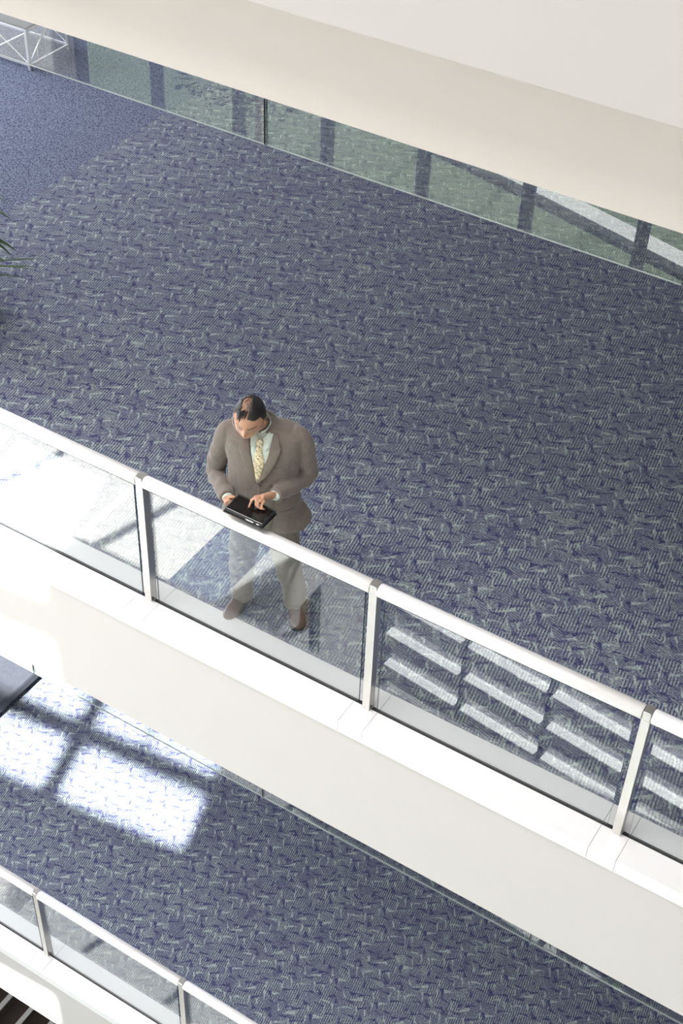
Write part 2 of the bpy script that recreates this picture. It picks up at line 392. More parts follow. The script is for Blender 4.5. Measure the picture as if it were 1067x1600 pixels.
tree_defs = [(.5, -28, 6.5, 'tree'), (-22, -31, 7.5, 'tree'), (-1, -47, 7, 'tree'), (-9, -50, 8, 'tree'), (-17, -49, 8, 'tree'), (4, -29, 6, 'tree')]
places = ['nearest the curtain wall', 'with the broadest crown left of the garden wall', 'on the far side of the garden wall, rightmost', 'tallest, behind the garden wall', 'farthest left behind the garden wall', 'standing apart at the right of the lawn']
for i, (x, y, h, _) in enumerate(tree_defs):
    t = empty('garden_tree', (x, y, GRD-.05)); tag(t, 'leafy green tree outside, ' + places[i], 'tree', 'trees in the garden outside')
    MB().tube([(0, 0, 0), (.05, .02, h*.3), (-.04, .05, h*.6)], [.16, .12, .07], 8).build('trunk', M['bark'], t, smooth=True)
    o = leaf_cloud(1600, h*.34, h*.34, h*.33, .22, i+11).build('crown', M['leaf'], t); o.location = (0, 0, h*.64)
# slim trunk seen as a warm streak in the middle glass panel
t = empty('palm_tree', (-9.3, -14.4, GRD-.05)); tag(t, 'slim palm tree with pale tan trunk outside the curtain wall', 'tree')
MB().tube([(0, 0, 0), (.1, 0, 3.0), (.05, .1, 6.0), (.0, .0, 8.2)], [.13, .11, .10, .09], 10).build('trunk', M['bark'], t, smooth=True)
def frond(L, droop, wide, n=9):
    m = MB(); 
    for k in range(n):
        u = (k+.5)/n; x = L*u; z = .35*L*u-droop*u*u
        for sgn in (-1, 1):
            l = wide*(1-.75*abs(u-.4)); a = Vector((x, 0, z)); tip = Vector((x+l*.7, sgn*l, z-.25*l)); s = Vector((L/n*.42, 0, .02))
            m.add([a-s, a+s, tip], [(0, 1, 2)])
    return m
fm = frond(1.9, 1.5, .55).build('frond', M['leaf'], t); fm.location = (0, 0, 8.2)
for k in range(1, 11):
    f = fm.copy(); COL.objects.link(f); f.rotation_euler = (0, (k % 3-1)*.2, k*2*math.pi/11)
# fan palms in tubs on the ground floor of the atrium
def fan_palm(x, y, label, h=1.4):
    t = empty('potted_fan_palm', (x, y, GRD)); tag(t, label, 'potted palm', 'fan palms on the atrium floor')
    MB().loft([[(r*math.cos(a*math.pi/10), r*math.sin(a*math.pi/10), z) for a in range(20)] for r, z in ((.26, 0), (.34, .5), (.30, .5), (.28, .42))]).build('pot', M['slate'], t, smooth=False)
    rnd = random.Random(int(x*10))
    for k in range(9):
        a = k*2.4; tilt = rnd.uniform(.35, .9); L = h*rnd.uniform(.8, 1.2)
        tip = Vector((math.cos(a)*math.sin(tilt)*L, math.sin(a)*math.sin(tilt)*L, .45+math.cos(tilt)*L))
        MB().tube([(0, 0, .42), tip], [.012, .008], 6).build('stalk', M['leaf'], t)
        m = MB(); d = (tip-Vector((0, 0, .42))).normalized(); sx = d.cross(Vector((0, 0, 1))).normalized()
        for j in range(13):
            an = (j-6)*.21; q = d*math.cos(an)+sx*math.sin(an); q.z -= .25; b = q.cross(Vector((0, 0, 1))).normalized()
            m.add([tip, tip+q*.3+b*.03, tip+q*.6, tip+q*.3-b*.03], [(0, 1, 2, 3)])
        m.build('fan_leaf', M['leaf'], t)
fan_palm(2.6, -9.6, 'potted fan palm on the ground floor, rightmost'); fan_palm(-.4, -9.9, 'potted fan palm on the ground floor, middle of three'); fan_palm(-3.2, -9.8, 'potted fan palm on the ground floor, leftmost')

# ------------------------------------------------------------------ staircase glimpsed at the bottom left, two storeys down
st = empty('staircase', (-6.9, .6, -11.68)); tag(st, 'dark wood staircase with white nosings glimpsed below the lower fascia', 'stairs')
for k in range(9):
    x = k*.30; z = -k*.17
    box('tread', M['walnut'], x, x+.30, 0, 2.2, z-.22, z-.02, st)
    box('nosing', M['white_metal'], x+.235, x+.30, -.01, 2.2, z-.05, z, st)
MB().box(1.06, 1.16, -.32, -.22, -1.2, 1.6).build('newel_post', M['steel'], st, bevel=.006)
MB().tube([(.2, -.27, 1.35), (1.11, -.27, 1.62), (2.4, -.27, .85)], .03, 12).build('stair_rail', M['steel'], st, smooth=True)

# ------------------------------------------------------------------ dark bench on the lower storey
bn = empty('upholstered_bench', (-5.95, 2.1, LOW-.03)); tag(bn, 'dark upholstered bench at the left edge of the lower carpet', 'bench')
M['uphol'] = simple('charcoal_upholstery', (.035, .038, .05), .6, var=.3, scale=20, bump=.2)
MB().box(-.55, .52, -.85, .80, .06, .10).build('base', M['gasket'], bn, bevel=.02)
MB().box(-.55, .55, -.88, .84, .10, .24).build('seat_cushion', M['uphol'], bn, bevel=.03)
for sx in (-.5, .45):
    for sy in (-.75, .7): MB().box(sx, sx+.05, sy, sy+.05, 0, .06).build('foot', M['steel'], bn)

# ------------------------------------------------------------------ steel side table on the middle walkway
tb = empty('steel_side_table', (-7.21, 5.50, -.03)); tag(tb, 'low steel side table with crossed rods and dark glass top, top left corner', 'table')
W_, D_, H_ = -1.15, .62, .46
M['table_steel'] = simple('pale_satin_steel', (.80, .81, .82), .3, .7)
M['smoked'] = simple('smoked_glass_top', (.045, .055, .065), .08)
for x in (0, W_):
    for y in (0, D_): MB().bar((x, y, 0), (x, y, H_-.02), .034).build('leg', M['table_steel'], tb, bevel=.004)
for a, b in (((0,0),(W_,0)),((0,D_),(W_,D_)),((0,0),(0,D_)),((W_,0),(W_,D_))):
    MB().bar((a[0], a[1], .05), (b[0], b[1], .05), .022).build('lower_rail', M['table_steel'], tb)
    MB().bar((a[0], a[1], H_-.03), (b[0], b[1], H_-.03), .034).build('upper_rail', M['table_steel'], tb, bevel=.004)
for y in (0, D_):
    MB().tube([(0, y, .06), (W_/2, y, H_-.05)], .006, 8).build('cross_rod', M['table_steel'], tb); MB().tube([(W_/2, y, .06), (0, y, H_-.05)], .006, 8).build('cross_rod', M['table_steel'], tb)
    MB().tube([(W_, y, .06), (W_/2, y, H_-.05)], .006, 8).build('cross_rod', M['table_steel'], tb); MB().tube([(W_/2, y, .06), (W_, y, H_-.05)], .006, 8).build('cross_rod', M['table_steel'], tb)
MB().tube([(0, .0, .06), (0, .36, H_-.04)], .011, 8).build('diagonal_brace', M['table_steel'], tb, smooth=True)
for k in range(3): MB().tube([(0, .14+.13*k, .06), (0, .14+.13*k, H_-.04)], .004, 6).build('rod', M['table_steel'], tb)
MB().box(W_-.02, .02, -.02, D_+.02, H_-.012, H_+.008).build('table_top', M['smoked'], tb, bevel=.003)

# ------------------------------------------------------------------ potted plant just past the left edge of the middle walkway
pp = empty('potted_plant', (-4.70, 1.75, -.03)); tag(pp, 'potted plant with long arching leaves at the left edge of the walkway', 'potted plant')
MB().loft([[(r*math.cos(a*math.pi/16), r*math.sin(a*math.pi/16), z) for a in range(32)] for r, z in ((.26, 0), (.33, .44), (.335, .46), (.315, .46), (.30, .40))]).build('pot', M['slate'], pp)
rnd = random.Random(5)
def arch_leaf(a, L, lift, wd):
    m = MB(); rings = []
    d = Vector((math.cos(a), math.sin(a), 0)); s = Vector((-math.sin(a), math.cos(a), 0))
    for k in range(10):
        u = k/9; p = d*(L*u)+Vector((0, 0, .42+lift*u*(1.75-u*1.35))); ww = wd*math.sin(math.pi*(.08+.92*u))**.7+.001
        if k == 9: ww = .001
        rings.append([p-s*ww, p+Vector((0, 0, -.2*ww)), p+s*ww, p+Vector((0, 0, -.2*ww-.002))])
    return m.loft(rings)
for k in range(60):
    arch_leaf(k*2.399, rnd.uniform(.30, .58), rnd.uniform(.3, 1.1), rnd.uniform(.02, .035)).build('leaf', M['leaf'], pp, smooth=True)
for a, L, lf in ((.62, .68, .06), (.50, .66, .12), (.75, .72, .10), (.40, .60, .02)): arch_leaf(a, L, lf, .012).build('leaf', M['leaf'], pp, smooth=True)

# ------------------------------------------------------------------ the man in the taupe suit
def fabric(name, c1, c2, sc=260):
    t = NT(name); P = t.obj()
    n = t.noise(t.vm('MULTIPLY', P, (1, 1, .25)), sc, 2, .6); f = t.noise(P, 14, 3)
    c = t.mix(t.ramp(n, .3, .7), C4(c1), C4(c2)); 
    t.link(t.mix(t.math('MULTIPLY', f, .25), c, C4(tuple(x*.82 for x in c1))), t.b.inputs['Base Color'])
    t.b.inputs['Roughness'].default_value = .85; t.b.inputs['Sheen Weight'].default_value = .25; t.b.inputs['Specular IOR Level'].default_value = .2
    t.bump(t.noise(P, 16, 4, .6), .55, .022); return t.m
M['suit'] = fabric('taupe_suiting', (.180, .150, .128), (.216, .184, .158))
M['shirt'] = simple('pale_green_shirt', (.62, .70, .62), .8, var=.03)
M['hair'] = simple('dark_hair', (.010, .009, .009), .45, var=.5, scale=90, bump=.6, bscale=250)
M['shoe'] = simple('brown_leather', (.075, .030, .020), .22, var=.25, scale=14)
M['sole'] = simple('black_sole', (.012, .010, .010), .6)
M['gold'] = simple('gold', (.85, .62, .28), .25, 1)
M['button'] = simple('horn_button', (.10, .075, .06), .4)
def skin_mat():
    t = NT('skin'); P = t.obj()
    at = t.new('ShaderNodeAttribute'); at.attribute_name = 'hairy'
    ap = t.new('ShaderNodeAttribute'); ap.attribute_name = 'lip'
    c = t.mix(t.noise(P, 40, 3), (.46, .245, .150, 1), (.56, .315, .205, 1))
    c = t.mix(ap.outputs['Fac'], c, (.40, .15, .11, 1))
    st = t.noise(t.vm('MULTIPLY', P, (1, .25, .6)), 420, 2, .7)
    h = t.math('MULTIPLY', t.ramp(st, .35, .65), at.outputs['Fac']); h2 = t.math('MULTIPLY_ADD', at.outputs['Fac'], .35, t.math('MULTIPLY', h, .6), clamp=True)
    t.link(t.mix(h2, c, (.014, .012, .012, 1)), t.b.inputs['Base Color'])
    t.b.inputs['Roughness'].default_value = .45; t.b.inputs['Subsurface Weight'].default_value = .06; t.b.inputs['Subsurface Radius'].default_value = (.012, .005, .003)
    t.bump(t.noise(P, 300, 2), .15, .002); return t.m
M['skin'] = skin_mat()
def tie_mat():
    t = NT('patterned_tie'); P = t.obj()
    v = t.new('ShaderNodeTexVoronoi'); v.inputs['Scale'].default_value = 75; t.link(P, v.inputs['Vector'])
    s = t.new('ShaderNodeSeparateXYZ'); t.link(P, s.inputs[0])
    st = t.ramp(t.math('SINE', t.math('MULTIPLY', t.math('ADD', s.outputs[0], s.outputs[2]), 180)), -.2, .4)
    c = t.mix(st, (.62, .50, .25, 1), (.72, .68, .52, 1)); c = t.mix(t.ramp(v.outputs['Distance'], .34, .22), c, (.10, .09, .08, 1))
    t.link(c, t.b.inputs['Base Color']); t.b.inputs['Roughness'].default_value = .45; t.b.inputs['Sheen Weight'].default_value = .3; return t.m
M['tie'] = tie_mat()

def ring(cx, cy, z, a, b, n=36, p=2.3, tilt=0):
    out = []
    for j in range(n):
        th = 2*math.pi*j/n; c, s = math.cos(th), math.sin(th)
        x = a*math.copysign(abs(c)**(2/p), c); y = b*math.copysign(abs(s)**(2/p), s)
        out.append((cx+x, cy+y, z+tilt*y))
    return out
def interp(tab, z):
    for i in range(len(tab)-1):
        a, b = tab[i], tab[i+1]
        if a[0] <= z <= b[0]:
            u = (z-a[0])/(b[0]-a[0]); u = u*u*(3-2*u)
            return [a[k]+(b[k]-a[k])*u for k in range(1, len(a))]
    return list(tab[0][1:] if z < tab[0][0] else tab[-1][1:])
def limb(mb, pts, radii, seg=22, sub=8, flat=1.0, fold=None):
    P = [Vector(p) for p in pts]; out = []; rr = []
    for i in range(len(P)-1):
        p0, p1, p2, p3 = P[max(i-1, 0)], P[i], P[i+1], P[min(i+2, len(P)-1)]
        for k in range(sub + (i == len(P)-2)):
            u = k/sub
            a = (2*p1 + (p2-p0)*u + (2*p0-5*p1+4*p2-p3)*u*u + (3*p1-p0-3*p2+p3)*u**3)*.5
            out.append(a); rr.append(radii[i]+(radii[i+1]-radii[i])*u)
    rings = []; up = None; N = len(out)
    for i, p in enumerate(out):
        d = (out[min(i+1, N-1)]-out[max(i-1, 0)]).normalized()
        if up is None: up = Vector((0, 1, 0)) if abs(d.y) < .9 else Vector((0, 0, 1))
        sx = d.cross(up).normalized(); up = sx.cross(d).normalized(); r = []
        for j in range(seg):
            th = 2*math.pi*j/seg; q = rr[i]*(1+(fold(i/(N-1), th) if fold else 0))
            r.append(p+sx*math.cos(th)*q+up*math.sin(th)*q*flat)
        rings.append(r)
    mb.loft(rings); return mb
def ball(mb, c, rx, ry, rz, n=16, rot=None):
    vs = []; rings = []
    for i in range(1, n):
        ph = math.pi*i/n; rings.append([Vector((rx*math.sin(ph)*math.cos(2*math.pi*j/n), ry*math.sin(ph)*math.sin(2*math.pi*j/n), -rz*math.cos(ph))) for j in range(n)])
    rings = [[(rot@v if rot else v)+Vector(c) for v in r] for r in rings]
    mb.loft(rings); return mb
def fuse(mb, voxel, smooth_it=6, sf=.5):
    """union of overlapping closed shapes as one continuous skin"""
    m = mb.mesh('tmp'); bm = bmesh.new(); bm.from_mesh(m); bmesh.ops.recalc_face_normals(bm, faces=bm.faces); bm.to_mesh(m); bm.free()
    o = bpy.data.objects.new('tmp', m); COL.objects.link(o)
    r = o.modifiers.new('r', 'REMESH'); r.mode = 'VOXEL'; r.voxel_size = voxel; r.adaptivity = 0
    if smooth_it: s = o.modifiers.new('s', 'SMOOTH'); s.factor = sf; s.iterations = smooth_it
    dg = bpy.context.evaluated_depsgraph_get(); me = bpy.data.meshes.new_from_object(o.evaluated_get(dg))
    bpy.data.objects.remove(o); me.materials.clear()
    for p in me.polygons: p.use_smooth = True
    return me
def put(me, name, mat, parent):
    me.name = name; me.materials.append(mat); o = bpy.data.objects.new(name, me); COL.objects.link(o)
    if parent: o.parent = parent
    return o

# joints (metres, man-local: he faces -y, his left is +x)
RS, RE, RW = (-.222, .012, 1.490), (-.318, .050, 1.110), (-.192, -.205, 1.135)
LS, LE, LW = (.204, .012, 1.500), (.244, .050, 1.155), (.098, -.225, 1.210)
HC = Vector((-.079, -.070, 1.652))
HR = Matrix.Rotation(math.radians(-2), 3, 'Z') @ Matrix.Rotation(math.radians(5), 3, 'Y') @ Matrix.Rotation(math.radians(15), 3, 'X') * 1.12
def g(x, s): return math.exp(-(x/s)**2)
def head_point(d):
    x, y, z = d; px, py, pz = .078*x, .101*y, .122*z
    if z < 0:
        k = -z; px *= 1-.30*k**1.6; 
        if y > 0: py *= 1-.35*k
    if z > 0: py *= 1+.03*z; px *= 1-.04*z*z
    if y < 0:
        f = min(1, -y*1.6)
        py += -.024*g(px, .0125)*g(pz+.022, .020)*f - .012*g(px, .009)*g(pz-.004, .022)*f         # nose
        py += .010*(g(px-.032, .016)+g(px+.032, .016))*g(pz-.006, .013)*f                            # eye sockets
        py += -.006*g(pz-.026, .010)*g(px, .05)*f                                                   # brow
        py += -.007*g(px, .022)*g(pz+.060, .011)*f + .004*g(px, .02)*g(pz+.060, .0025)*f            # lips
        py += -.010*g(px, .024)*g(pz+.098, .016)*f                                                  # chin
        py += -.004*(g(px-.045, .02)+g(px+.045, .02))*g(pz+.02, .02)*f                               # cheeks
    return Vector((px, py, pz))
def grid_head(nu=56, nv=44, off=None):
    rings = []
    for i in range(1, nv):
        ph = math.pi*i/nv
        rings.append([head_point((math.sin(ph)*math.cos(2*math.pi*j/nu), math.sin(ph)*math.sin(2*math.pi*j/nu), -math.cos(ph))) for j in range(nu)])
    return rings
HG = grid_head()
bd = MB()
bd.loft([[HR@p+HC for p in r] for r in HG])
for sx in (-1, 1):                                                                                   # ears
    rot = HR@Matrix.Rotation(sx*.35, 3, 'Z')
    ball(bd, HR@Vector((sx*.079, .012, -.005))+HC, .008, .020, .033, 14, rot); ball(bd, HR@Vector((sx*.083, .022, .008))+HC, .007, .012, .020, 10, rot)
limb(bd, [(-.010, .035, 1.40), (-.028, .020, 1.50), HC+HR@Vector((0, .035, -.055))], [.066, .060, .060])
bd.loft([ring(-.008, .01, z, a, b) for z, a, b in ((.80, .15, .10), (.95, .17, .115), (1.10, .165, .12), (1.30, .19, .12), (1.42, .20, .10), (1.48, .13, .075))])
RS2, LS2 = (-.19, .012, 1.43), (.18, .012, 1.44)
limb(bd, [RS2, RE, RW], [.040, .040, .030], 16); limb(bd, [LS2, LE, LW], [.040, .040, .030], 16)
for sx, hip, knee, ank in ((-1, (-.100, .01, .86), (-.150, -.005, .48), (-.168, .060, .07)), (1, (.090, .01, .86), (.140, -.005, .48), (.178, .060, .07))):
    limb(bd, [hip, knee, ank], [.085, .055, .04], 16)
def finger(pts, r0=.0092, r1=.0075): bd.tube(pts, [r0+(r1-r0)*k/(len(pts)-1) for k in range(len(pts))], 10, roundend=True)
TZ = 1.1865                                                                                          # top of the tablet screen, man-local
# right hand: grips the left end of the tablet, thumb on top, fingers below
limb(bd, [RW, (-.180, -.235, 1.138), (-.168, -.262, 1.142)], [.029, .032, .030], 14, 5, flat=.62)
finger([(-.178, -.238, 1.160), (-.163, -.252, 1.186), (-.138, -.262, TZ+.008)], .0115, .0085)
for k in range(4):
    b = Vector((-.176+.010*k, -.246-.012*k, 1.137)); finger([b, b+Vector((.020, -.022, -.001)), b+Vector((.050, -.036, .002)), b+Vector((.068, -.040, .004))], .0095, .008)
# left hand: index finger taps the screen, the others curl
limb(bd, [LW, (.068, -.252, 1.226), (.030, -.282, 1.232)], [.029, .036, .034], 16, 6, flat=.50)
finger([(.022, -.266, 1.232), (-.006, -.288, 1.240), (-.026, -.312, 1.222), (-.037, -.332, TZ+.007)], .0098, .0075)
finger([(.022, -.282, 1.234), (.002, -.308, 1.236), (.002, -.332, 1.214), (.018, -.330, TZ+.012)], .0098, .008)
finger([(.032, -.294, 1.228), (.016, -.322, 1.226), (.018, -.342, 1.206), (.034, -.338, TZ+.010)], .0095, .008)
finger([(.048, -.300, 1.220), (.038, -.326, 1.214), (.042, -.346, 1.200), (.054, -.340, TZ+.010)], .0085, .007)
finger([(.060, -.240, 1.216), (.020, -.246, 1.212), (-.010, -.262, 1.210), (-.034, -.284, 1.204)], .0120, .0085)
me = fuse(bd, .0042, 3, .5)
HRI = HR.inverted()
ha = me.attributes.new('hairy', 'FLOAT', 'POINT'); la = me.attributes.new('lip', 'FLOAT', 'POINT')
def bald(q):      # 0..1: thinly haired strip over the crown
    return max(0, min(1, (.031-abs(q.x+.016))/.014))*max(0, min(1, (.052-q.y)/.03))
def hairline(q):  # lowest z of the hair for a head-local point
    return .084-.35*abs(q.x) if q.y < -.030 else (.084-.35*abs(q.x)-(q.y+.030)*2.1 if q.y < .014 else max(-.066, -.030-(q.y-.014)*.7))
for i, v in enumerate(me.vertices):
    q = HRI@(v.co-HC); h = lp = 0
    if q.length < .16 and v.co.z > 1.45:
        if q.z > hairline(q): h = .55*bald(q) + (1-bald(q))*.9
        if abs(q.x) < .055 and abs(q.x) > .012 and q.y < -.06 and abs(q.z-.030+.10*abs(abs(q.x)-.032)) < .0055: h = .85
        if q.y < -.05 and abs(q.x) < .024 and abs(q.z+.060) < .008: lp = .7
        if q.y < -.03 and -.12 < q.z < -.045 and lp == 0: h = max(h, .07)
    ha.data[i].value = h; la.data[i].value = lp
MAN = put(me, 'person', M['skin'], None)
MAN.location = (-.70, .357, -.03); MAN.rotation_euler = (0, 0, math.radians(24))
tag(MAN, 'man in a taupe suit and patterned tie, tapping a tablet at the glass railing', 'person')
# hair: dense shell at the sides and back, with a small forelock
hm = MB(); idx = {}
nv, nu = len(HG), len(HG[0])
def hair_ok(p):
    q = p
    if q.z <= hairline(q)+.004*mnoise.noise(q*90): return False
    if bald(q) > .55+.3*mnoise.noise(q*70): return False
    if abs(q.x) > .070 and -.04 < q.z < .022 and -.012 < q.y < .034: return False        # ear gap
    return True
HF = grid_head(112, 88)
nv, nu = len(HF), len(HF[0])
def hv(i, j):
    k = (i, j % nu)
    if k not in idx:
        p = HF[i][j % nu]; idx[k] = len(hm.v)
        n = p.normalized(); edge = min(1, max(0, (p.z-hairline(p))/.025))*(1-bald(p))
        hm.v.append(tuple(HR@(p+n*(.0015+.0075*edge+.0025*mnoise.noise(Vector((p.x*140, p.y*60, p.z*60)))))+HC))
    return idx[k]
for i in range(nv-1):
    for j in range(nu):
        c = (HF[i][j]+HF[i+1][(j+1) % nu])*.5
        if hair_ok(c): hm.f.append((hv(i, j), hv(i, j+1), hv(i+1, j+1), hv(i+1, j))); hm.mi.append(0)
top = [hv(nv-1, j) for j in range(nu)]
hair = hm.build('hair', M['hair'], MAN, smooth=True)
fl = MB()
rnd = random.Random(3)
for k in range(46):
    x = rnd.gauss(-.022, .011); y0 = -.072+rnd.uniform(-.004, .012)
    def surf(x, y, lift=.003):
        d = Vector((x/.078, y/.101, 0)); r = min(.98, d.length_squared); return Vector((x, y, .122*math.sqrt(1-r)+lift))
    fl.tube([HR@surf(x, y0+.020)+HC, HR@surf(x-.002, y0+.008, .006)+HC, HR@surf(x+rnd.gauss(-.004, .003), y0-.006, .004)+HC], [.0012, .0014, .0006], 4)
for k in range(70):
    x = rnd.uniform(-.055, .012); y0 = rnd.uniform(-.06, .04); dx = rnd.gauss(-.006, .004)
    fl.tube([HR@surf(x, y0, .001)+HC, HR@surf(x+dx*.5, y0-.008, .004)+HC, HR@surf(x+dx, y0-.018, .003)+HC], [.0006, .0007, .0004], 4)
o = fl.build('forelock', M['hair'], hair); o['label'] = 'thin dark forelock over the balding crown'
# eyes under lowered lids
for sx in (-1, 1):
    e = MB(); ball(e, HR@Vector((sx*.032, -.079, .006))+HC, .0125, .0115, .0115, 14); ey = e.build('eyelid', M['skin'], MAN, smooth=True)
# glasses
gl = MB(); M['wire'] = simple('silver_wire', (.42, .42, .43), .3, 1); M['lens'] = glass_mat('lens', (.97, .98, .98), .04)
gp = lambda x, y, z: HR@Vector((x, y, z))+HC
for sx in (-1, 1):
    loop = [gp(sx*.032+.021*math.cos(a*math.pi/8), -.101+.014*abs(sx*.032+.021*math.cos(a*math.pi/8))/.06, -.002+.014*math.sin(a*math.pi/8)) for a in range(17)]
    gl.tube(loop, .0011, 6)
    gl.tube([gp(sx*.053, -.090, .002), gp(sx*.076, -.060, .005), gp(sx*.084, .012, .010), gp(sx*.082, .034, -.010)], .0016, 6)
gl.tube([gp(-.011, -.103, .002), gp(0, -.109, .005), gp(.011, -.103, .002)], .0013, 6)
gls = gl.build('eyeglasses', M['wire'], MAN, smooth=True); gls['label'] = 'thin silver-framed eyeglasses'
for sx in (-1, 1):
    MB().add([gp(sx*.032+.020*math.cos(a*math.pi/8), -.100+.014*abs(sx*.032+.020*math.cos(a*math.pi/8))/.06, -.002+.013*math.sin(a*math.pi/8)) for a in range(16)], [tuple(range(16))]).build('lens', M['lens'], gls)

# jacket ------------------------------------------------------------------------------------------
JT = [(.825, .282, .168, .020, .004), (.89, .262, .162, .012, -.002), (.98, .228, .158, .002, -.010), (1.10, .212, .156, -.004, -.012), (1.22, .214, .152, -.004, -.010), (1.34, .224, .145, .002, -.008),
      (1.43, .240, .134, .010, -.002), (1.495, .246, .114, .018, .002), (1.530, .214, .090, .028, -.002), (1.548, .150, .072, .034, -.008), (1.558, .080, .055, .036, -.016)]
def jfront(x, z):
    a, b, cy, cx = interp(JT, z); k = min(.999, abs((x-cx)/a)); return cy-b*(1-k**2.3)**(1/2.3)
jk = MB()
jk.loft([ring(cx, cy, z, a*(1+.012*math.sin(z*38)), b, 48) for z, a, b, cy, cx in [(z, *interp(JT, z)) for z in [.825+.733*i/46 for i in range(47)]]])
def fold_s(u, th): return .085*math.sin(u*58+2.0*math.sin(th*1.0+.6))*g(u-.50, .20)+.05*math.sin(u*50+2*th)*g(u-.82, .12)+.05*math.sin(u*26-th)*g(u-.2, .14)
def sleeve(S, E, Wr, sgn):
    S, E, Wr = Vector(S), Vector(E), Vector(Wr)
    limb(jk, [S+Vector((-sgn*.05, .004, .002)), S+Vector((sgn*.012, .006, -.035)), S.lerp(E, .55)+Vector((sgn*.010, 0, 0)), E+Vector((sgn*.0, .008, 0)), E.lerp(Wr, .5)+Vector((0, 0, -.008)), Wr],
         [.050, .061, .063, .059, .054, .047], 26, 14, fold=fold_s)
sleeve(RS, RE, RW, -1); sleeve(LS, LE, LW, 1)
JM = fuse(jk, .0060, 3, .5)
import numpy as np
co = np.empty(len(JM.vertices)*3); no = np.empty(len(JM.vertices)*3)
JM.vertices.foreach_get('co', co); JM.vertices.foreach_get('normal', no); co = co.reshape(-1, 3); no = no.reshape(-1, 3)
for i in range(len(co)):                                                  # soft drape of the cloth
    q = Vector(co[i])
    k = .0045*mnoise.noise(Vector((q.x*9, q.y*9, q.z*5)))+.003*mnoise.noise(Vector((q.x*22, q.y*22, q.z*9+4)))
    co[i] += no[i]*k
    if q.z < 1.0: co[i][1] += .010*(1.0-q.z)/.18*math.sin(q.x*24)
JM.vertices.foreach_set('co', co.ravel()); JM.update()
jacket = put(JM, 'jacket', M['suit'], MAN)
def patch(pts, off, nu=10, thick=.003):
    """four-sided sheet over the jacket front: pts = left edge polyline and right edge polyline in (x, z)"""
    L, Rr = pts; m = MB(); rows = []
    n = 18
    def at(pl, u):
        k = u*(len(pl)-1); i = min(int(k), len(pl)-2); f = k-i; return pl[i][0]+(pl[i+1][0]-pl[i][0])*f, pl[i][1]+(pl[i+1][1]-pl[i][1])*f
    front, back = [], []
    for r in range(n+1):
        (xa, za), (xb, zb) = at(L, r/n), at(Rr, r/n); fr = []; bk = []
        for c in range(nu+1):
            x, z = xa+(xb-xa)*c/nu, za+(zb-za)*c/nu; y = jfront(x, z)-off(c/nu, r/n) if callable(off) else jfront(x, z)-off
            fr.append((x, y, z)); bk.append((x, y+thick+.012, z))
        front.append(fr); back.append(bk)
    vs = [p for r in front for p in r]+[p for r in back for p in r]; W = nu+1; N = (n+1)*W; fs = []
    for r in range(n):
        for c in range(nu):
            i = r*W+c; fs.append((i, i+1, i+W+1, i+W)); fs.append((N+i, N+i+W, N+i+W+1, N+i+1))
    for r in range(n):
        for c in (0, nu):
            i = r*W+c; fs.append((i, i+W, N+i+W, N+i))
    for c in range(nu):
        for r in (0, n):
            i = r*W+c; fs.append((i, i+1, N+i+1, N+i))
    return m.add(vs, fs)
VX, VZ = -.018, 1.245
# shirt front inside the V
patch(([(-.075, 1.535), (-.060, 1.42), (VX-.004, VZ)], [(.060, 1.535), (.048, 1.42), (VX+.004, VZ)]), .005).build('shirt_front', M['shirt'], MAN, smooth=True)
tie = patch(([(-.034, 1.500), (-.030, 1.470), (-.044, 1.38), (VX-.010, VZ+.005)], [(.008, 1.500), (.002, 1.470), (.022, 1.38), (VX+.010, VZ+.005)]), lambda c, r: .012+.007*math.sin(math.pi*c), 8).build('tie', M['tie'], MAN, smooth=True)
kn = MB(); ball(kn, (-.014, jfront(-.014, 1.505)-.016, 1.507), .021, .013, .020, 14); kn.build('tie_knot', M['tie'], tie, smooth=True)
# collar of the shirt
cm = MB(); 
def col_ring(rad, z, dz): return [(-.020+rad*1.02*math.cos(a), .018+rad*math.sin(a), z+dz*math.sin(a)) for a in [math.radians(-62+k*304/30-0) - math.pi/2*0 for k in range(31)]]
outer = [(-.032+.074*math.cos(a), .006+.078*math.sin(a), 1.520+.030*math.sin(a)) for a in [math.radians(-70+k*320/32) for k in range(33)]]
inner = [(-.036+.066*math.cos(a), .004+.069*math.sin(a), 1.572+.026*math.sin(a)) for a in [math.radians(-70+k*320/32) for k in range(33)]]
inn2 = [(p[0]*.97-.0007, p[1]*.97, p[2]-.002) for p in inner]; out2 = [(-.032+.068*math.cos(a), .006+.071*math.sin(a), 1.515+.03*math.sin(a)) for a in [math.radians(-70+k*320/32) for k in range(33)]]
cm.loft([[outer[k], inner[k], inn2[k], out2[k]] for k in range(33)])
for sx in (-1, 1):
    x0 = -.012
    wing = [(x0+sx*.014, 1.520), (x0+sx*.052, 1.545), (x0+sx*.056, 1.485), (x0+sx*.034, 1.462)]
    cm.add([(x, jfront(x, z)-.020, z) for x, z in wing]+[(x, jfront(x, z)-.008, z) for x, z in wing],
           [(0,1,2,3), (7,6,5,4), (0,4,5,1), (1,5,6,2), (2,6,7,3), (3,7,4,0)])
cm.build('shirt_collar', M['shirt'], MAN, smooth=False)
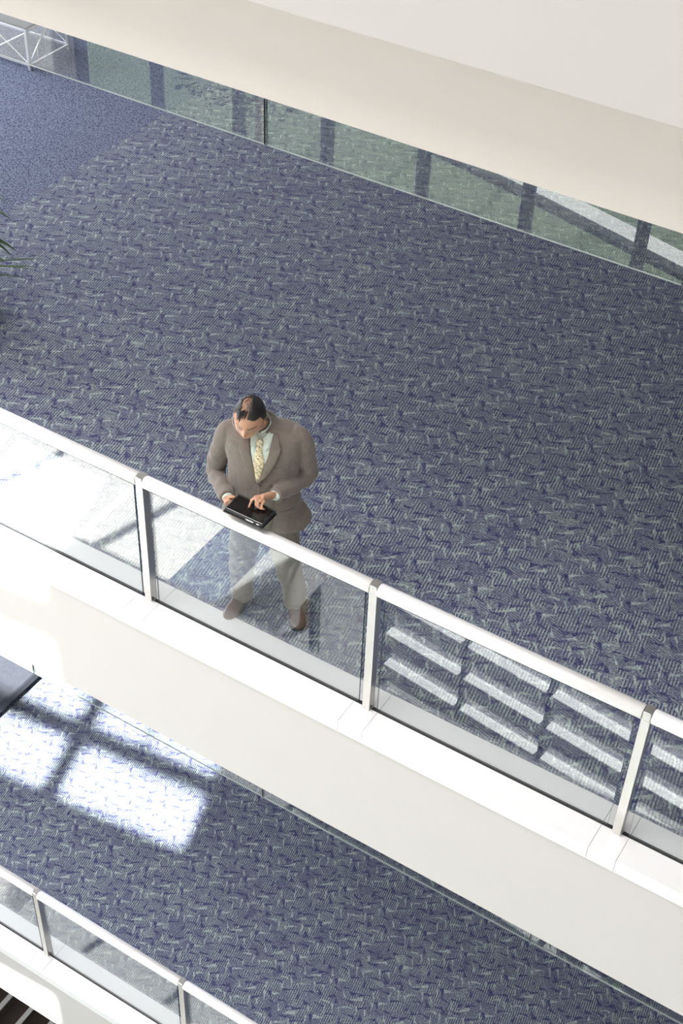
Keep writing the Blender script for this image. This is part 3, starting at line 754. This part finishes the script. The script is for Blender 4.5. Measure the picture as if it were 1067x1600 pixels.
# lapels
for sx, nm in ((-1, 'right'), (1, 'left')):
    inn = [(-.012+sx*.072, 1.535), (-.012+sx*.052, 1.42), (VX+sx*.002, VZ)]
    out_ = [(-.012+sx*.100, 1.535), (-.012+sx*.128, 1.465), (-.012+sx*.105, 1.40), (-.012+sx*.060, 1.31), (VX+sx*.010, VZ-.004)]
    lp = patch((inn, out_) if sx > 0 else (out_, inn), lambda c, r, sx=sx: .010+.008*(c if sx > 0 else 1-c)+.003*math.sin(math.pi*c), 8).build('lapel', M['suit'], jacket, smooth=True)
    nt = MB(); a = (-.012+sx*.128, 1.468); b = (-.012+sx*.088, 1.488)
    nt.tube([(x, jfront(x, z)-.0165, z) for x, z in (a, ((a[0]+b[0])/2, (a[1]+b[1])/2), b)], .0018, 6).build('lapel_notch', M['button'], jacket)
cb = MB()
bo = [(-.014+.104*math.cos(a), .030+.082*math.sin(a), 1.528+.022*math.sin(a)) for a in [math.radians(-38+k*256/26) for k in range(27)]]
bi = [(-.016+.082*math.cos(a), .020+.080*math.sin(a), 1.562+.024*math.sin(a)) for a in [math.radians(-38+k*256/26) for k in range(27)]]
cb.loft([[bo[k], bi[k], (bi[k][0]*.96, bi[k][1]*.96, bi[k][2]-.004), (bo[k][0]*.9, bo[k][1]*.9, bo[k][2]-.02)] for k in range(27)]); cb.build('jacket_collar', M['suit'], jacket, smooth=True)
# closing edge, buttons and pockets
fe = [(VX, VZ), (VX-.001, 1.15), (VX+.0, 1.02), (VX-.010, .92), (VX-.036, .832)]
patch(([(x, z) for x, z in fe], [(x+.10, z) for x, z in fe]), lambda c, r: .0075*(1-c)**.5-.003*c, 8, .002).build('front_overlap', M['suit'], jacket, smooth=True)
for z in (1.225, 1.105):
    b = MB(); ball(b, (VX+.012, jfront(VX+.012, z)-.010, z), .0095, .004, .0095, 12); b.build('button', M['button'], jacket, smooth=True)
patch(([(.070, 1.335), (.072, 1.318)], [(.168, 1.348), (.168, 1.331)]), .004, 8).build('breast_pocket', M['suit'], jacket, smooth=True)
for sx in (-1, 1):
    xs = sorted((sx*.085, sx*.195)); patch(([(xs[0], 1.005), (xs[0], .955)], [(xs[1], 1.005), (xs[1], .955)]), .006, 8).build('pocket_flap', M['suit'], jacket, smooth=True)
for k in range(3):
    f = Vector(LE).lerp(Vector(LW), .80+.055*k); b = MB(); ball(b, f+Vector((.034, -.012, -.040)), .006, .005, .006, 8); b.build('cuff_button', M['button'], jacket, smooth=True)
# shirt cuffs
for Wv, E in ((RW, RE), (LW, LE)):
    d = (Vector(Wv)-Vector(E)).normalized(); MB().tube([Vector(Wv)-d*.01, Vector(Wv)+d*.010], [.036, .034], 20, flat=.85).build('shirt_cuff', M['shirt'], MAN, smooth=True)
# ring
rg = MB(); c = Vector((.0245, -.308, 1.2275)); dn = Vector((-.016, -.028, -.002)).normalized()
rg.tube([c-dn*.003, c+dn*.003], [.0112, .0112], 16); o = rg.build('finger_ring', M['gold'], MAN, smooth=True)
# trousers
tr = MB()
def fold_t(u, th): return .05*math.sin(u*46+1.2*math.sin(th))*g(u-.52, .10)+.06*math.sin(u*60+th)*g(u-.93, .09)+.03*math.cos(th*1.0+math.pi/2)
limb(tr, [(-.095, .015, .98), (-.108, .010, .80), (-.150, -.002, .48), (-.168, .045, .20), (-.170, .055, .055)], [.112, .112, .088, .074, .072], 28, 12, fold=fold_t)
limb(tr, [(.085, .015, .98), (.100, .010, .80), (.138, -.006, .48), (.174, .042, .20), (.180, .050, .055)], [.112, .112, .088, .076, .076], 28, 12, fold=fold_t)
ball(tr, (-.005, .012, .90), .17, .12, .13, 20)
put(fuse(tr, .0065, 4, .5), 'trousers', M['suit'], MAN)
# shoes
def shoe(ax, ay, yaw, nm):
    root = None; m = MB(); sole = MB()
    R3 = Matrix.Rotation(yaw, 3, 'Z')
    secs = [(.085, .030, .075, .078), (.06, .037, .085, .088), (.02, .040, .088, .092), (-.03, .042, .070, .080), (-.09, .048, .050, .062), (-.14, .050, .042, .052), (-.18, .043, .036, .044), (-.205, .028, .030, .036), (-.215, .010, .026, .030)]
    rings = []
    for y, wd, hh, top in secs:
        r = []
        for j in range(20):
            th = 2*math.pi*j/20; c, s = math.cos(th), math.sin(th)
            x = wd*math.copysign(abs(c)**.85, c); z = .022+(top-.022)*(.5+.5*math.copysign(abs(s)**.9, s)) if s > 0 else .022+(top-.022)*.5*(1-abs(s)**.5)
            r.append(Vector((ax, ay, 0))+R3@Vector((x, y, z)))
        rings.append(r)
    m.loft(rings); o = m.build('shoe', M['shoe'], MAN, smooth=True)
    sr = []
    for zz in (0, .022):
        pts = [(wd+.004, y) for y, wd, _, _ in secs]+[(-wd-.004, y) for y, wd, _, _ in secs[::-1]]
        sr.append([Vector((ax, ay, 0))+R3@Vector((x, y, zz)) for x, y in pts])
    sole.loft(sr).build('sole', M['sole'], o)
    for k in range(4):
        y = -.045-.022*k; MB().tube([Vector((ax, ay, 0))+R3@Vector((x, y, .076-.007*k+.002-6*x*x)) for x in (-.022, 0, .022)], .0026, 6).build('lace', M['sole'], o)
shoe(-.180, .048, math.radians(-14), 'R'); shoe(.186, .050, math.radians(14), 'L')

# ------------------------------------------------------------------ tablet
tbm = empty('tablet_computer', (-.588, .032, 1.1365)); tag(tbm, 'black tablet in an open black leather case held over the handrail', 'tablet')
M['case'] = simple('black_leather', (.012, .012, .013), .5, var=.2, scale=60, bump=.3); M['screen'] = simple('black_screen', (.006, .005, .006), .06, var=.0)
M['silver'] = simple('silver_plastic', (.6, .61, .62), .3, .6)
MB().box(-.140, .140, -.079, .079, -.012, -.006).build('case_cover', M['case'], tbm, bevel=.003)
MB().box(-.135, .135, -.070, .074, -.006, .013).build('case_shell', M['case'], tbm, bevel=.005)
MB().box(-.128, .128, -.062, .066, .011, .0150).build('bezel', M['silver'], tbm, bevel=.001)
MB().box(-.1265, .1265, -.0605, .0645, .0149, .0162).build('screen', M['screen'], tbm)
MB().box(-.134, .134, .066, .076, .010, .022).build('case_spine', M['case'], tbm, bevel=.004)
MB().box(.128, .136, -.060, .070, .010, .019).build('case_spine', M['case'], tbm, bevel=.003)
MB().box(.020, .072, -.0722, -.069, -.001, .007).build('side_port', M['silver'], tbm); MB().box(.094, .112, -.0722, -.069, .0, .007).build('side_port', M['silver'], tbm)
